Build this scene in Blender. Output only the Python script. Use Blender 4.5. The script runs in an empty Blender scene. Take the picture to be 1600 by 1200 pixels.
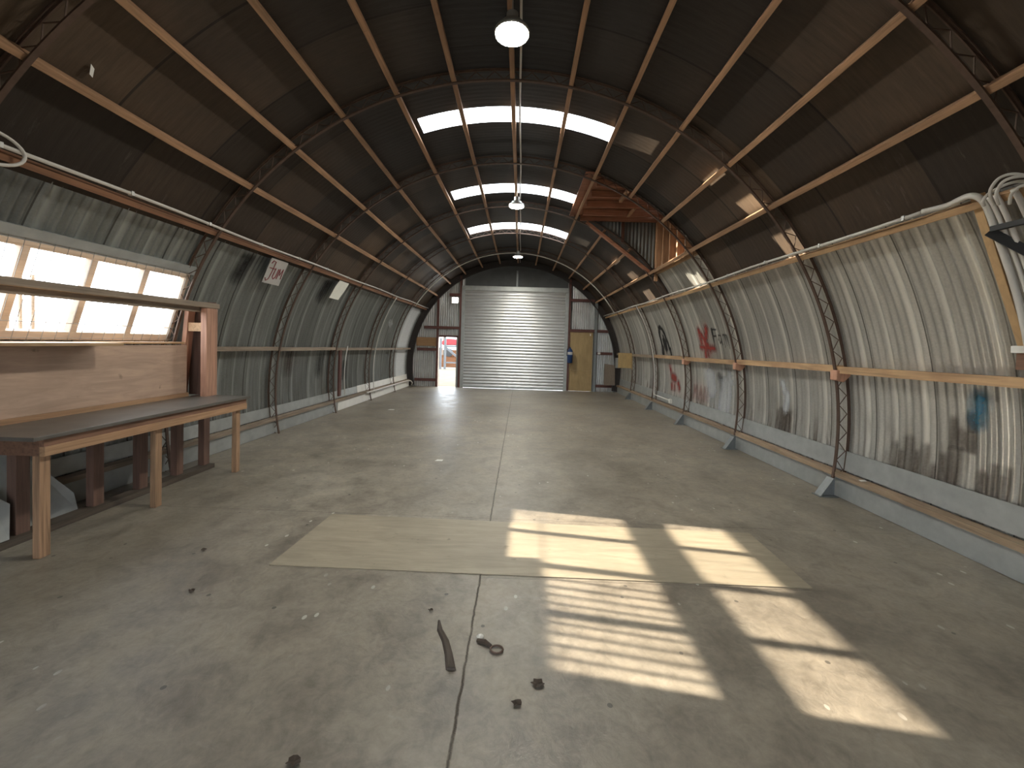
import bpy, math, random
from math import sin, cos, pi, radians, sqrt, atan2
from mathutils import Vector, Matrix
random.seed(7)
SC = bpy.context.scene
COL = SC.collection

# ------------------------------------------------------------------ dimensions
RC = 0.659          # height of the arch centre above the floor
RI = 3.774          # inner chord of the arch ribs
RW = 3.93           # corrugated iron
RIBY = [2.486, 4.58, 6.67, 8.77, 10.86, 12.95, 14.93]
YN, YE = -3.2, 15.05
PITCH = 0.0762
SHEET = 0.6096
def fz(y): return -0.0086 * y
def P(R, a, y):
    a = radians(a); return Vector((R*sin(a), y, RC + R*cos(a)))
def rs(y):          # radius of the corrugated wall at depth y
    u = y / SHEET
    return RW + 0.0105*cos(2*pi*y/PITCH) + 0.007*((u - math.floor(u)) - 0.5)

# ------------------------------------------------------------------ mesh builder
class MB:
    def __init__(s): s.v = []; s.f = []
    def add(s, vs, fs):
        n = len(s.v); s.v += [tuple(v) for v in vs]; s.f += [tuple(i+n for i in f) for f in fs]; return s
    def box(s, x0, x1, y0, y1, z0, z1):
        vs = [(x, y, z) for z in (z0, z1) for y in (y0, y1) for x in (x0, x1)]
        return s.add(vs, [(0,2,3,1),(4,5,7,6),(0,1,5,4),(2,6,7,3),(0,4,6,2),(1,3,7,5)])
    def bar(s, p0, p1, w, h, up=(0,0,1)):   # w across, h along 'up'
        p0 = Vector(p0); p1 = Vector(p1); d = (p1-p0).normalized(); up = Vector(up)
        u = (up - d*up.dot(d)).normalized(); r = d.cross(u)
        vs = []
        for p in (p0, p1):
            for (a, b) in ((-1,-1),(1,-1),(1,1),(-1,1)): vs.append(p + r*a*w/2 + u*b*h/2)
        return s.add(vs, [(0,3,2,1),(4,5,6,7),(0,1,5,4),(1,2,6,5),(2,3,7,6),(3,0,4,7)])
    def tube(s, pts, r, n=8, closed=False):
        pts = [Vector(p) for p in pts]; k = len(pts); rr = r if isinstance(r, (list, tuple)) else [r]*k
        vs = []; fs = []; prev = None
        for i, p in enumerate(pts):
            if closed: t = pts[(i+1) % k] - pts[i-1]
            else: t = pts[min(i+1, k-1)] - pts[max(i-1, 0)]
            t.normalize()
            if prev is None:
                prev = t.orthogonal().normalized()
            u = (prev - t*prev.dot(t)).normalized(); prev = u; w = t.cross(u)
            for j in range(n):
                a = 2*pi*j/n; vs.append(p + (u*cos(a) + w*sin(a))*rr[i])
        for i in range(k if closed else k-1):
            i2 = (i+1) % k
            for j in range(n): fs.append((i*n+j, i*n+(j+1) % n, i2*n+(j+1) % n, i2*n+j))
        if not closed: fs += [tuple(range(n-1, -1, -1)), tuple((k-1)*n+j for j in range(n))]
        return s.add(vs, fs)
    def arc(s, R0, R1, y0, y1, a0, a1, n=60):   # bar bent along the arch
        vs = []; fs = []
        for i in range(n+1):
            a = a0 + (a1-a0)*i/n
            vs += [P(R0,a,y0), P(R0,a,y1), P(R1,a,y1), P(R1,a,y0)]
        for i in range(n):
            b = i*4
            for j in range(4): fs.append((b+j, b+(j+1) % 4, b+4+(j+1) % 4, b+4+j))
        fs += [(3,2,1,0), (n*4, n*4+1, n*4+2, n*4+3)]
        return s.add(vs, fs)
    def prism(s, poly, ext):
        n = len(poly); e = Vector(ext)
        vs = [Vector(p) for p in poly] + [Vector(p)+e for p in poly]
        fs = [tuple(range(n-1,-1,-1)), tuple(range(n, 2*n))] + [(i,(i+1) % n, n+(i+1) % n, n+i) for i in range(n)]
        return s.add(vs, fs)
    def lathe(s, prof, c, n=28, axis='z'):
        vs = []; fs = []; c = Vector(c)
        for (r, z) in prof:
            for j in range(n):
                a = 2*pi*j/n
                vs.append(c + (Vector((r*cos(a), r*sin(a), z)) if axis == 'z' else Vector((r*cos(a), z, r*sin(a)))))
        for i in range(len(prof)-1):
            for j in range(n): fs.append((i*n+j, i*n+(j+1) % n, (i+1)*n+(j+1) % n, (i+1)*n+j))
        fs += [tuple(range(n-1,-1,-1)), tuple((len(prof)-1)*n+j for j in range(n))]
        return s.add(vs, fs)
    def build(s, name, mat, parent=None, smooth=False, bevel=0):
        me = bpy.data.meshes.new(name); me.from_pydata(s.v, [], s.f); me.update()
        if smooth:
            for p in me.polygons: p.use_smooth = True
        o = bpy.data.objects.new(name, me); COL.objects.link(o)
        me.materials.append(mat)
        if parent:
            o.parent = parent
            o.matrix_parent_inverse = Matrix.Translation(-parent.location)   # parents are never rotated
        if bevel:
            m = o.modifiers.new('bevel', 'BEVEL'); m.width = bevel; m.segments = 2; m.limit_method = 'ANGLE'
        if len(s.f) < 20000:
            import bmesh
            b = bmesh.new(); b.from_mesh(me); bmesh.ops.recalc_face_normals(b, faces=b.faces[:]); b.to_mesh(me); b.free()
        return o
def tag(o, label, cat, group=None):
    o['label'] = label; o['category'] = cat
    if group: o['group'] = group
    return o
def thing(name, label, cat, loc=(0,0,0), group=None):
    o = bpy.data.objects.new(name, None); COL.objects.link(o); o.location = loc; o.empty_display_size = .1
    return tag(o, label, cat, group)
def struct(o): o['kind'] = 'structure'; return o

# ------------------------------------------------------------------ materials
class NT:
    def __init__(s, name):
        s.m = bpy.data.materials.new(name); s.m.use_nodes = True; s.t = s.m.node_tree; s.t.nodes.clear()
        s.out = s.n('ShaderNodeOutputMaterial'); s.b = s.n('ShaderNodeBsdfPrincipled')
        s.l(s.b.outputs[0], s.out.inputs[0]); s.tc = None
    def n(s, t, **k):
        x = s.t.nodes.new(t)
        for a, b in k.items(): setattr(x, a, b)
        return x
    def l(s, a, b): s.t.links.new(a, b)
    def co(s, scale=(1,1,1), kind='Object'):
        if not s.tc: s.tc = s.n('ShaderNodeTexCoord')
        mp = s.n('ShaderNodeMapping'); mp.inputs['Scale'].default_value = scale; s.l(s.tc.outputs[kind], mp.inputs[0]); return mp.outputs[0]
    def noise(s, vec, scale=1, detail=4, rough=.55, dist=0):
        x = s.n('ShaderNodeTexNoise'); x.inputs['Scale'].default_value = scale; x.inputs['Detail'].default_value = detail
        x.inputs['Roughness'].default_value = rough; x.inputs['Distortion'].default_value = dist
        s.l(vec, x.inputs['Vector']); return x.outputs['Fac']
    def ramp(s, fac, stops):
        x = s.n('ShaderNodeValToRGB'); e = x.color_ramp.elements
        while len(e) < len(stops): e.new(.5)
        for el, (p, c) in zip(e, stops):
            el.position = p; el.color = (c if isinstance(c, tuple) else (c,c,c)) + (1,)
        s.l(fac, x.inputs[0]); return x.outputs[0]
    def math(s, op, a, b=None, c=None, clamp=False):
        x = s.n('ShaderNodeMath', operation=op); x.use_clamp = clamp
        for i, v in enumerate((a, b, c)):
            if v is None: continue
            if isinstance(v, (int, float)): x.inputs[i].default_value = v
            else: s.l(v, x.inputs[i])
        return x.outputs[0]
    def mix(s, fac, a, b, mode='MIX'):
        x = s.n('ShaderNodeMix', data_type='RGBA', blend_type=mode)
        for i, v in ((0, fac), (6, a), (7, b)):
            if isinstance(v, (int, float)): x.inputs[i].default_value = v
            elif isinstance(v, tuple): x.inputs[i].default_value = v + (1,)
            else: s.l(v, x.inputs[i])
        return x.outputs[2]
    def sep(s, vec):
        x = s.n('ShaderNodeSeparateXYZ'); s.l(vec, x.inputs[0]); return x.outputs
    def set(s, color=None, rough=.6, metal=0, bump=None, bs=.3, bd=.01, spec=None):
        if color is not None:
            if isinstance(color, tuple): s.b.inputs['Base Color'].default_value = color + (1,)
            else: s.l(color, s.b.inputs['Base Color'])
        if isinstance(rough, (int, float)): s.b.inputs['Roughness'].default_value = rough
        else: s.l(rough, s.b.inputs['Roughness'])
        s.b.inputs['Metallic'].default_value = metal
        if spec is not None: s.b.inputs['Specular IOR Level'].default_value = spec
        if bump is not None:
            x = s.n('ShaderNodeBump'); x.inputs['Strength'].default_value = bs; x.inputs['Distance'].default_value = bd
            s.l(bump, x.inputs['Height']); s.l(x.outputs[0], s.b.inputs['Normal'])
        return s.m

def mat_flat(name, col, rough=.6, metal=0, var=.25, scale=12, spec=None):
    t = NT(name); v = t.noise(t.co(), scale, 5)
    c = t.mix(v, tuple(x*(1-var) for x in col), tuple(min(1, x*(1+var)) for x in col))
    return t.set(c, rough, metal, spec=spec)
def mat_emit(name, col, st):
    t = NT(name); t.b.inputs['Base Color'].default_value = col + (1,)
    t.b.inputs['Emission Color'].default_value = col + (1,); t.b.inputs['Emission Strength'].default_value = st
    return t.m
def mat_wood(name, col, axis='y', rough=.65, var=.45, dark=None):
    t = NT(name)
    sc = {'x': (1.2,22,22), 'y': (22,1.2,22), 'z': (22,22,1.2)}[axis]
    oi = t.n('ShaderNodeObjectInfo'); vm = t.n('ShaderNodeVectorMath', operation='ADD')
    sv = t.n('ShaderNodeVectorMath', operation='SCALE'); t.l(oi.outputs['Random'], sv.inputs['Scale']); sv.inputs[0].default_value = (37, 53, 71)
    t.l(t.co(sc), vm.inputs[0]); t.l(sv.outputs[0], vm.inputs[1])
    g = t.noise(vm.outputs[0], 1.6, 6, .6, .6)
    big = t.noise(t.co(), 2.2, 3)
    lo = tuple(x*(1-var) for x in col); hi = tuple(min(1, x*(1+var*.7)) for x in col)
    c = t.ramp(g, [(.25, lo), (.52, col), (.8, hi)])
    c = t.mix(t.math('MULTIPLY', t.ramp(big, [(.42,0.),(.75,1.)]), .5), c, dark or tuple(x*.45 for x in col))
    rv = t.math('MULTIPLY_ADD', oi.outputs['Random'], .35, .82)
    hs = t.n('ShaderNodeHueSaturation'); t.l(c, hs.inputs['Color']); t.l(rv, hs.inputs['Value'])
    return t.set(hs.outputs[0], rough, 0, g, .25, .004)

def mat_corr(name, base, hole=None, rust=.0):
    """aged galvanised sheet: spangle, sheet-to-sheet tone, laps with painted shine, streaks and low stains"""
    t = NT(name); ob = t.co(); X, Y, Z = t.sep(ob)
    sh = t.math('FLOOR', t.math('DIVIDE', Y, SHEET))
    wn = t.n('ShaderNodeTexWhiteNoise', noise_dimensions='1D'); t.l(sh, wn.inputs['W'])
    fr = t.math('FRACT', t.math('DIVIDE', Y, SHEET))
    streak = t.noise(t.co((1.2,16,.9)), 1.3, 5, .6)
    spang = t.noise(t.co((1,1,1)), 60, 3, .7)
    clou = t.noise(t.co((1,1,.6)), 1.1, 5, .6)
    v = t.math('MULTIPLY_ADD', wn.outputs['Value'], .34, .80)
    v = t.math('MULTIPLY', v, t.math('MULTIPLY_ADD', streak, .9, .52))
    v = t.math('MULTIPLY', v, t.math('MULTIPLY_ADD', spang, .5, .75))
    v = t.math('MULTIPLY', v, t.math('MULTIPLY_ADD', clou, .6, .70))
    hs = t.n('ShaderNodeHueSaturation'); hs.inputs['Color'].default_value = base + (1,); t.l(v, hs.inputs['Value'])
    c = hs.outputs[0]
    # painted highlight bands beside each lap, shine put into the colour
    d = t.math('ABSOLUTE', t.math('SUBTRACT', fr, .12)); d_b = t.math('ABSOLUTE', t.math('SUBTRACT', fr, .62))
    k1 = t.math('SUBTRACT', 1, t.math('DIVIDE', d, .07), clamp=True); k2 = t.math('MULTIPLY', t.math('SUBTRACT', 1, t.math('DIVIDE', d_b, .045), clamp=True), t.math('GREATER_THAN', wn.outputs['Value'], .35))
    lap = t.math('MULTIPLY', t.math('MAXIMUM', k1, k2), t.ramp(t.noise(t.co((.5,2,.5)), 1.7, 3), [(.30,.25),(.5,1.)]))
    c = t.mix(lap, c, tuple(min(1, b*1.9) for b in base))
    # dark lap joint
    d2 = t.math('LESS_THAN', fr, .014)
    c = t.mix(t.math('MULTIPLY', d2, .75), c, (.03,.027,.024))
    # brown stain rising from the foot of the sheets
    low = t.ramp(Z, [(.35,1.),(1.05,0.)])
    st = t.math('MULTIPLY', low, t.ramp(t.noise(t.co((1,9,1.2)), 1.1, 5, .6, .4), [(.5,0.),(.68,1.)]))
    c = t.mix(t.math('MULTIPLY', st, rust), c, (.085,.058,.04))
    r = t.math('MULTIPLY_ADD', clou, .3, .27)
    return t.set(c, r, .6, spang, .12, .002)

def mat_ceiling():
    t = NT('bitumen_lining'); ob = t.co(); X, Y, Z = t.sep(ob)
    ang = t.math('ARCTAN2', X, t.math('SUBTRACT', Z, RC))
    ia = t.math('FLOOR', t.math('DIVIDE', t.math('ADD', ang, .5), .342))
    shift = t.math('MULTIPLY', ia, .37)
    iy = t.math('FLOOR', t.math('DIVIDE', t.math('ADD', Y, shift), .92))
    cv = t.n('ShaderNodeCombineXYZ'); t.l(ia, cv.inputs[0]); t.l(iy, cv.inputs[1])
    wn = t.n('ShaderNodeTexWhiteNoise', noise_dimensions='2D'); t.l(cv.outputs[0], wn.inputs['Vector'])
    fy = t.math('FRACT', t.math('DIVIDE', t.math('ADD', Y, shift), .92))
    cl = t.noise(t.co(), 1.4, 6, .6)
    fine = t.noise(t.co((3,30,3)), 1.5, 4, .6)
    c = t.mix(wn.outputs['Value'], (.034,.024,.017), (.115,.078,.050))
    c = t.mix(t.ramp(cl, [(.4,0.),(.75,.6)]), c, (.030,.023,.019))
    # lining greys towards the ridge, bluish lens flare painted into the colour
    c = t.mix(t.math('SUBTRACT', 1, t.math('DIVIDE', t.math('ABSOLUTE', ang), .75), clamp=True), c, (.032,.032,.034))
    c = t.mix(.5, c, t.ramp(fine, [(.2,(.35,.35,.35)),(.8,(1.2,1.2,1.2))]), 'MULTIPLY')
    # pale scuffs low on the lining
    sc = t.math('MULTIPLY', t.ramp(t.noise(t.co((2,9,2)), 1.5, 6, .7), [(.6,0.),(.74,.45)]), t.ramp(Z, [(.55,1.),(.78,0.)]) if False else t.math('LESS_THAN', Z, 3.2))
    c = t.mix(sc, c, (.16,.14,.125))
    jl = t.math('LESS_THAN', fy, .022)
    c = t.mix(t.math('MULTIPLY', jl, .7), c, (.008,.006,.005))
    wv = t.math('SINE', t.math('MULTIPLY', Y, 2*pi/PITCH))
    h = t.math('ADD', t.math('MULTIPLY', wv, .25), t.math('ADD', fine, t.math('MULTIPLY', wn.outputs['Value'], .5)))
    return t.set(c, .62, 0, h, .35, .006, .35)

def mat_floor():
    t = NT('old_concrete'); ob = t.co(); X, Y, Z = t.sep(ob)
    n1 = t.noise(ob, .55, 6, .6, .3); n2 = t.noise(ob, 3.2, 7, .65, .5); n3 = t.noise(ob, 38, 4, .6)
    c = t.ramp(n1, [(.3,(.165,.142,.112)),(.5,(.232,.204,.165)),(.72,(.285,.256,.212))])
    c = t.mix(.85, c, t.ramp(n2, [(.28,(.52,.50,.48)),(.5,(1.,1.,1.)),(.74,(1.32,1.30,1.26))]), 'MULTIPLY')
    n4 = t.noise(ob, 11, 6, .7, .8)
    c = t.mix(.6, c, t.ramp(n4, [(.3,(.66,.65,.63)),(.5,(1.,1.,1.)),(.72,(1.25,1.24,1.21))]), 'MULTIPLY')
    c = t.mix(.3, c, t.ramp(n3, [(.3,(.7,.7,.7)),(.7,(1.2,1.2,1.2))]), 'MULTIPLY')
    # dragged scuffs
    sc = t.ramp(t.noise(t.co((2.0,7,1)), 1.6, 6, .7, 1.2), [(.60,0.),(.75,.35)])
    c = t.mix(sc, c, (.34,.325,.29))
    dk = t.ramp(t.noise(t.co((1.4,.7,1)), .9, 5, .65, .8), [(.55,0.),(.78,.45)])
    c = t.mix(dk, c, (.10,.09,.078))
    # paint specks, mostly on the right of the hall
    vo = t.n('ShaderNodeTexVoronoi'); vo.inputs['Scale'].default_value = 11; vo.inputs['Randomness'].default_value = 1; t.l(t.co((1,.6,1)), vo.inputs['Vector'])
    sp = t.math('MULTIPLY', t.math('LESS_THAN', vo.outputs['Distance'], .13), t.ramp(t.noise(ob, 1.1, 3), [(.50,0.),(.58,.8)]))
    sp = t.math('MULTIPLY', sp, t.math('GREATER_THAN', vo.outputs['Color'], .55))
    c = t.mix(sp, c, (.5,.48,.44))
    vd = t.n('ShaderNodeTexVoronoi'); vd.inputs['Scale'].default_value = 4.5; t.l(ob, vd.inputs['Vector'])
    sd = t.math('MULTIPLY', t.math('LESS_THAN', vd.outputs['Distance'], .055), .75)
    c = t.mix(sd, c, (.05,.045,.04))
    # saw-cut joints and the crack down the middle
    wob = t.math('MULTIPLY', t.math('SUBTRACT', t.noise(t.co((0,6,0)), 1.5, 6, .7), .5), .035)
    dx = t.math('ABSOLUTE', t.math('SUBTRACT', t.math('ADD', X, wob), .018))
    cr = t.math('SUBTRACT', 1, t.math('DIVIDE', dx, .0075), clamp=True)
    cr = t.math('MULTIPLY', cr, t.ramp(t.noise(t.co((1,3,1)), 2.5, 3), [(.3,.55),(.5,1.)]))
    jts = [cr]
    for yj, x0, x1 in ((3.64,-3.1,3.8), (2.70,0.02,2.3), (12.75,-3.8,3.9), (8.2,-.02,.0)):
        w2 = t.math('MULTIPLY', t.math('SUBTRACT', t.noise(t.co((4,0,0)), 1.5, 5, .7), .5), .02)
        dy = t.math('ABSOLUTE', t.math('SUBTRACT', t.math('ADD', Y, w2), yj))
        wd = .005 if yj < 9 else .03
        j = t.math('SUBTRACT', 1, t.math('DIVIDE', dy, wd), clamp=True)
        j = t.math('MULTIPLY', j, t.math('MULTIPLY', t.math('GREATER_THAN', X, x0), t.math('LESS_THAN', X, x1)))
        jts.append(t.math('MULTIPLY', j, .6))
    s = jts[0]
    for j in jts[1:]: s = t.math('MAXIMUM', s, j)
    c = t.mix(t.math('MULTIPLY', s, .85), c, (.028,.024,.02))
    r = t.math('MULTIPLY_ADD', n2, .42, .25)
    h = t.math('SUBTRACT', t.math('ADD', t.math('MULTIPLY', n4, .6), t.math('MULTIPLY', n3, .25)), s)
    return t.set(c, r, 0, h, .45, .010, .5)

def mat_ply(name, col, axis='x', rough=.6):
    t = NT(name); sc = {'x': (2,14,14), 'y': (14,2,14), 'z': (14,14,2)}[axis]
    g = t.noise(t.co(sc), 1, 6, .65, 1.2); b = t.noise(t.co(), 1.6, 4); k = t.noise(t.co(), 9, 3)
    c = t.ramp(g, [(.25, tuple(x*.75 for x in col)), (.55, col), (.8, tuple(min(1,x*1.2) for x in col))])
    c = t.mix(t.ramp(b, [(.45,0.),(.72,.55)]), c, tuple(x*.6 for x in col))
    c = t.mix(t.ramp(k, [(.68,0.),(.76,.6)]), c, tuple(x*.35 for x in col))
    return t.set(c, rough, 0, g, .1, .003)

def mat_glass(name, clear=.94, tint=(1,1,1), trans=0.0, dirt=0):
    t = NT(name); t.t.nodes.remove(t.b)
    tr = t.n('ShaderNodeBsdfTransparent'); tr.inputs[0].default_value = tuple(clear*x for x in tint) + (1,)
    sh = tr.outputs[0]
    if trans:
        tl = t.n('ShaderNodeBsdfTranslucent'); tl.inputs[0].default_value = (.85,.87,.85,1)
        m = t.n('ShaderNodeMixShader'); m.inputs[0].default_value = trans; t.l(sh, m.inputs[1]); t.l(tl.outputs[0], m.inputs[2]); sh = m.outputs[0]
    if dirt:
        df = t.n('ShaderNodeBsdfDiffuse'); df.inputs[0].default_value = (.05,.045,.04,1)
        m = t.n('ShaderNodeMixShader'); t.l(t.ramp(t.noise(t.co((2.2,5,1)), 2.0, 5, .6), [(.70,0.),(.74,1.)]), m.inputs[0]); t.l(sh, m.inputs[1]); t.l(df.outputs[0], m.inputs[2]); sh = m.outputs[0]
    gl = t.n('ShaderNodeBsdfGlossy'); gl.inputs['Roughness'].default_value = .05
    m = t.n('ShaderNodeMixShader'); m.inputs[0].default_value = .04; t.l(sh, m.inputs[1]); t.l(gl.outputs[0], m.inputs[2])
    t.l(m.outputs[0], t.out.inputs[0]); return t.m

def mat_paint(name, col):      # sprayed paint: coverage comes from the mesh attribute
    t = NT(name); t.set(col, .7)
    at = t.n('ShaderNodeAttribute', attribute_name='cover')
    tr = t.n('ShaderNodeBsdfTransparent'); m = t.n('ShaderNodeMixShader')
    t.l(at.outputs['Fac'], m.inputs[0]); t.l(tr.outputs[0], m.inputs[1]); t.l(t.b.outputs[0], m.inputs[2])
    t.l(m.outputs[0], t.out.inputs[0]); return t.m

M = dict(
    frail=mat_wood('foot_rail_timber', (.34,.245,.16), dark=(.12,.08,.055)), tan=mat_ply('tan_batten', (.58,.385,.20), 'z'),
    gate=mat_flat('gate_paint', (.075,.08,.085), .6), rim=mat_flat('dark_arch_steel', (.030,.023,.020), .6, 0, .4, 9),
    sole=mat_wood('sole_timber', (.10,.078,.06)),
    wallL=mat_corr('galvanised_left', (.225,.237,.23), rust=.55), wallR=mat_corr('galvanised_right', (.45,.44,.405), rust=.95),  # same iron twice: backlit shade of the left wall goes into its base
    endw=mat_flat('galvanised_end', (.55,.55,.54), .36, .7, .22, 3), ceil=mat_ceiling(), floor=mat_floor(),
    purlin=mat_wood('purlin_timber', (.40,.232,.13)), eave=mat_wood('eave_timber', (.27,.135,.075)),
    rail=mat_wood('rail_timber', (.50,.325,.175), dark=(.2,.09,.05)), grail=mat_wood('weathered_rail', (.27,.21,.155)),
    benchl=mat_wood('bench_light', (.40,.24,.135), 'y', dark=(.25,.12,.06)), benchz=mat_wood('bench_leg_timber', (.34,.205,.12), 'z', .65, .6, (.16,.11,.06)),
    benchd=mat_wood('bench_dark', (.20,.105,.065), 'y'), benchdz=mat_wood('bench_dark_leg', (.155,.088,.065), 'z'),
    dorm=mat_wood('dormer_timber_x', (.34,.15,.085), 'x'), dormz=mat_wood('dormer_timber_z', (.62,.36,.20), 'z'), dormb=mat_wood('dormer_boards', (.13,.055,.034), 'z'),  # boards darkened, studs paled: shade of the gaps put into the colour
    post=mat_wood('post_timber', (.50,.27,.18), 'z'), ply=mat_ply('backboard_ply', (.50,.35,.26), 'y'),
    sheetply=mat_ply('floor_ply', (.315,.27,.20), 'x', .55), doorply=mat_ply('door_ply', (.38,.265,.125), 'z'), yply=mat_ply('yellow_ply', (.52,.365,.165), 'z'),
    top=mat_flat('bench_top_grime', (.115,.105,.092), .36, 0, .5, 5),
    rib=mat_flat('rusted_steel', (.105,.066,.048), .6, .3, .45, 20), ribg=mat_flat('grey_foot_steel', (.21,.225,.23), .5, .4, .25, 14),
    red=mat_flat('red_oxide_steel', (.10,.038,.030), .6, 0, .4, 9),
    galv=mat_flat('galvanised_plate', (.37,.385,.375), .45, .4, .28, 7), white=mat_flat('white_paint', (.72,.71,.67), .5, 0, .12, 6),
    frame=mat_wood('window_frame_paint', (.62,.50,.40), 'y', var=.18), pvc=mat_flat('grey_white_conduit', (.60,.58,.54), .4, 0, .1, 8),
    glass=mat_glass('window_glass'), sky=mat_glass('skylight_sheet', .95, (.97,.99,1), .12, 1),
    roller=mat_flat('roller_steel', (.56,.565,.56), .33, .75, .12, 3), dark=mat_flat('black_steel', (.012,.012,.012), .5, 0, .2),
    lampw=mat_emit('lamp_lens', (1.,.96,.84), 130), lampb=mat_flat('lamp_housing', (.42,.42,.40), .4, .4), spot=mat_emit('flood_lens', (1,1,.97), 9),
    blue=mat_flat('blue_enamel', (.014,.045,.15), .35), paper=mat_flat('white_card', (.50,.48,.46), .7, 0, .1), bright=mat_flat('white_sheet', (.88,.88,.80), .45, 0, .06),
    grime=mat_flat('dark_panel', (.075,.078,.078), .7, 0, .3, 4), brownp=mat_ply('brown_board', (.30,.17,.08), 'x'), greyp=mat_ply('grey_brown_board', (.20,.155,.115), 'z'),
    wire=mat_flat('mesh_wire', (.30,.29,.27), .5, .4), bark=mat_wood('bark', (.085,.066,.052), 'y', .85), leaf=mat_flat('dead_leaf', (.052,.036,.025), .8, 0, .5, 40),
    gpb=mat_paint('black_spray', (.016,.015,.016)), gpr=mat_paint('red_spray', (.30,.045,.035)), gpblue=mat_paint('blue_spray', (.035,.155,.24)),
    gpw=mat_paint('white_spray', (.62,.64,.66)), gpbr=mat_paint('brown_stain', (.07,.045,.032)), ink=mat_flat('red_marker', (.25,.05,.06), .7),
    ground=mat_flat('apron_concrete', (.11,.10,.085), 1, 0, .2, 2, 0), litter=mat_flat('leaf_litter', (.042,.021,.012), 1, 0, .9, 1.4, 0), car=mat_flat('red_car_paint', (.20,.006,.010), .4),
    fol=mat_flat('autumn_foliage', (.085,.072,.028), .8, 0, .5, 6), glassd=mat_flat('dark_car_glass', (.05,.06,.07), .15),
)

# ------------------------------------------------------------------ shell
def frange(a, b, st):
    n = max(1, int(round(abs(b-a)/st))); return [a + (b-a)*i/n for i in range(n+1)]
def grid_lines(a, b, st, marks):
    pts = sorted([a, b] + [m for m in marks if a < m < b]); out = [a]
    for p, q in zip(pts, pts[1:]): out += frange(p, q, st)[1:]
    return out
def shell(name, a0, a1, da, dy, holes, mat, rad):
    A = grid_lines(a0, a1, da, [h[i] for h in holes for i in (0,1)]); Y = grid_lines(YN, YE, dy, [h[i] for h in holes for i in (2,3)])
    vs = []; fs = []; na = len(A)
    for y in Y:
        r = rad(y)
        for a in A: vs.append(P(r, a, y))
    for j in range(len(Y)-1):
        ym = (Y[j]+Y[j+1])/2
        for i in range(na-1):
            am = (A[i]+A[i+1])/2
            if any(h[0] < am < h[1] and h[2] < ym < h[3] for h in holes): continue
            fs.append((j*na+i, j*na+i+1, (j+1)*na+i+1, (j+1)*na+i))
    m = MB(); m.add(vs, fs); return struct(m.build(name, mat, smooth=True))
WIN = (-78.0, -65.8, 2.585, 4.61)
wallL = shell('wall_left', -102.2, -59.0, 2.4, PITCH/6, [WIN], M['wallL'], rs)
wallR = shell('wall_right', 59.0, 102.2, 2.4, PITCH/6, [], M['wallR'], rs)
SKY = [(5.32,5.68), (7.85,8.30), (10.35,10.92)]
DORM = (21.0, 50.4, 6.74, 8.72)
BARE = (50.4, 59.4, 6.74, 8.72)
ceil = shell('ceiling', -59.3, 59.3, 2.0, .12, [(-17.4,20.4,a,b) for a, b in SKY] + [DORM, BARE], M['ceil'], lambda y: RW-.012)
m = MB(); vs = []; fs = []; A = frange(50.2, 59.6, 2.4); Y = frange(6.70, 8.78, PITCH/6); na = len(A)
for y in Y:
    for a in A: vs.append(P(rs(y)+.006, a, y))
for j in range(len(Y)-1):
    for i in range(na-1): fs.append((j*na+i, j*na+i+1, (j+1)*na+i+1, (j+1)*na+i))
m.add(vs, fs); o = m.build('bare_iron', M['wallR'], ceil, smooth=True); o['label'] = 'unlined galvanised strip below the dormer'
m = MB(); m.add([P(RW-.03,-45.5,2.82), P(RW-.06,-46.4,2.83), P(RW-.045,-46.6,2.87), P(RW-.018,-45.8,2.865)], [(0,1,2,3)]); o = m.build('torn_flap', M['white'], ceil); o['label'] = 'pale torn flap of lining'
# skylight sheets
for k, (a, b) in enumerate(SKY):
    vs = []; fs = []; Y = frange(a-.05, b+.05, PITCH/6); A = frange(-18.4, 21.4, 2)
    if k == 1: A = frange(-18.4, 21.4, 2)
    for y in Y:
        for an in A: vs.append(P(RW+.012+.006*cos(2*pi*y/PITCH), an, y))
    na = len(A)
    for j in range(len(Y)-1):
        for i in range(na-1): fs.append((j*na+i, j*na+i+1, (j+1)*na+i+1, (j+1)*na+i))
    m = MB(); m.add(vs, fs); struct(m.build('window_%d' % (k+2), M['sky'], smooth=True))

# floor: slab falls gently towards the roller door
m = MB(); W = 4.15
ys = [YN, 0, 5, 10, YE+.1]
m.prism([(-W, YN, fz(YN)), (-W, YE+.12, fz(YE+.12)), (W, YE+.12, fz(YE+.12)), (W, YN, fz(YN))], (0,0,-.2))
struct(m.build('floor', M['floor']))

# near gable behind the viewer: sheeted wall, its opening added and sized for fill daylight
def gable(name, y, holes, mat, R=RW+.0, step=PITCH/6, zcap=None, zbase=None):
    m = MB(); xs = grid_lines(-3.90, 3.90, step, [h[i] for h in holes for i in (0,1)])
    for x0, x1 in zip(xs, xs[1:]):
        xm = (x0+x1)/2
        top = RC + sqrt(max(R*R - max(abs(x0),abs(x1))**2, 0)); bot = fz(y) - .03
        bot = max(bot, RC - sqrt(max(R*R - max(abs(x0),abs(x1))**2, 0)))
        if zcap: top = min(top, zcap)
        if zbase: bot = zbase
        segs = [(bot, top)]
        for (a, b, c, d) in holes:
            if a < xm < b:
                ns = []
                for (p, q) in segs:
                    if c > p: ns.append((p, min(c, q)))
                    if d < q: ns.append((max(d, p), q))
                segs = [s_ for s_ in ns if s_[1]-s_[0] > .002]
        ya = y + .016*cos(2*pi*x0/PITCH); yb = y + .016*cos(2*pi*x1/PITCH)
        for p, q in segs: m.add([(x0,ya,p),(x1,yb,p),(x1,yb,q),(x0,ya,q)], [(0,1,2,3)])
    return m.build(name, mat, smooth=True)
struct(gable('wall_front', YN, [(-1.3,1.3,-1,2.5)], M['endw'], step=PITCH/4))
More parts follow.
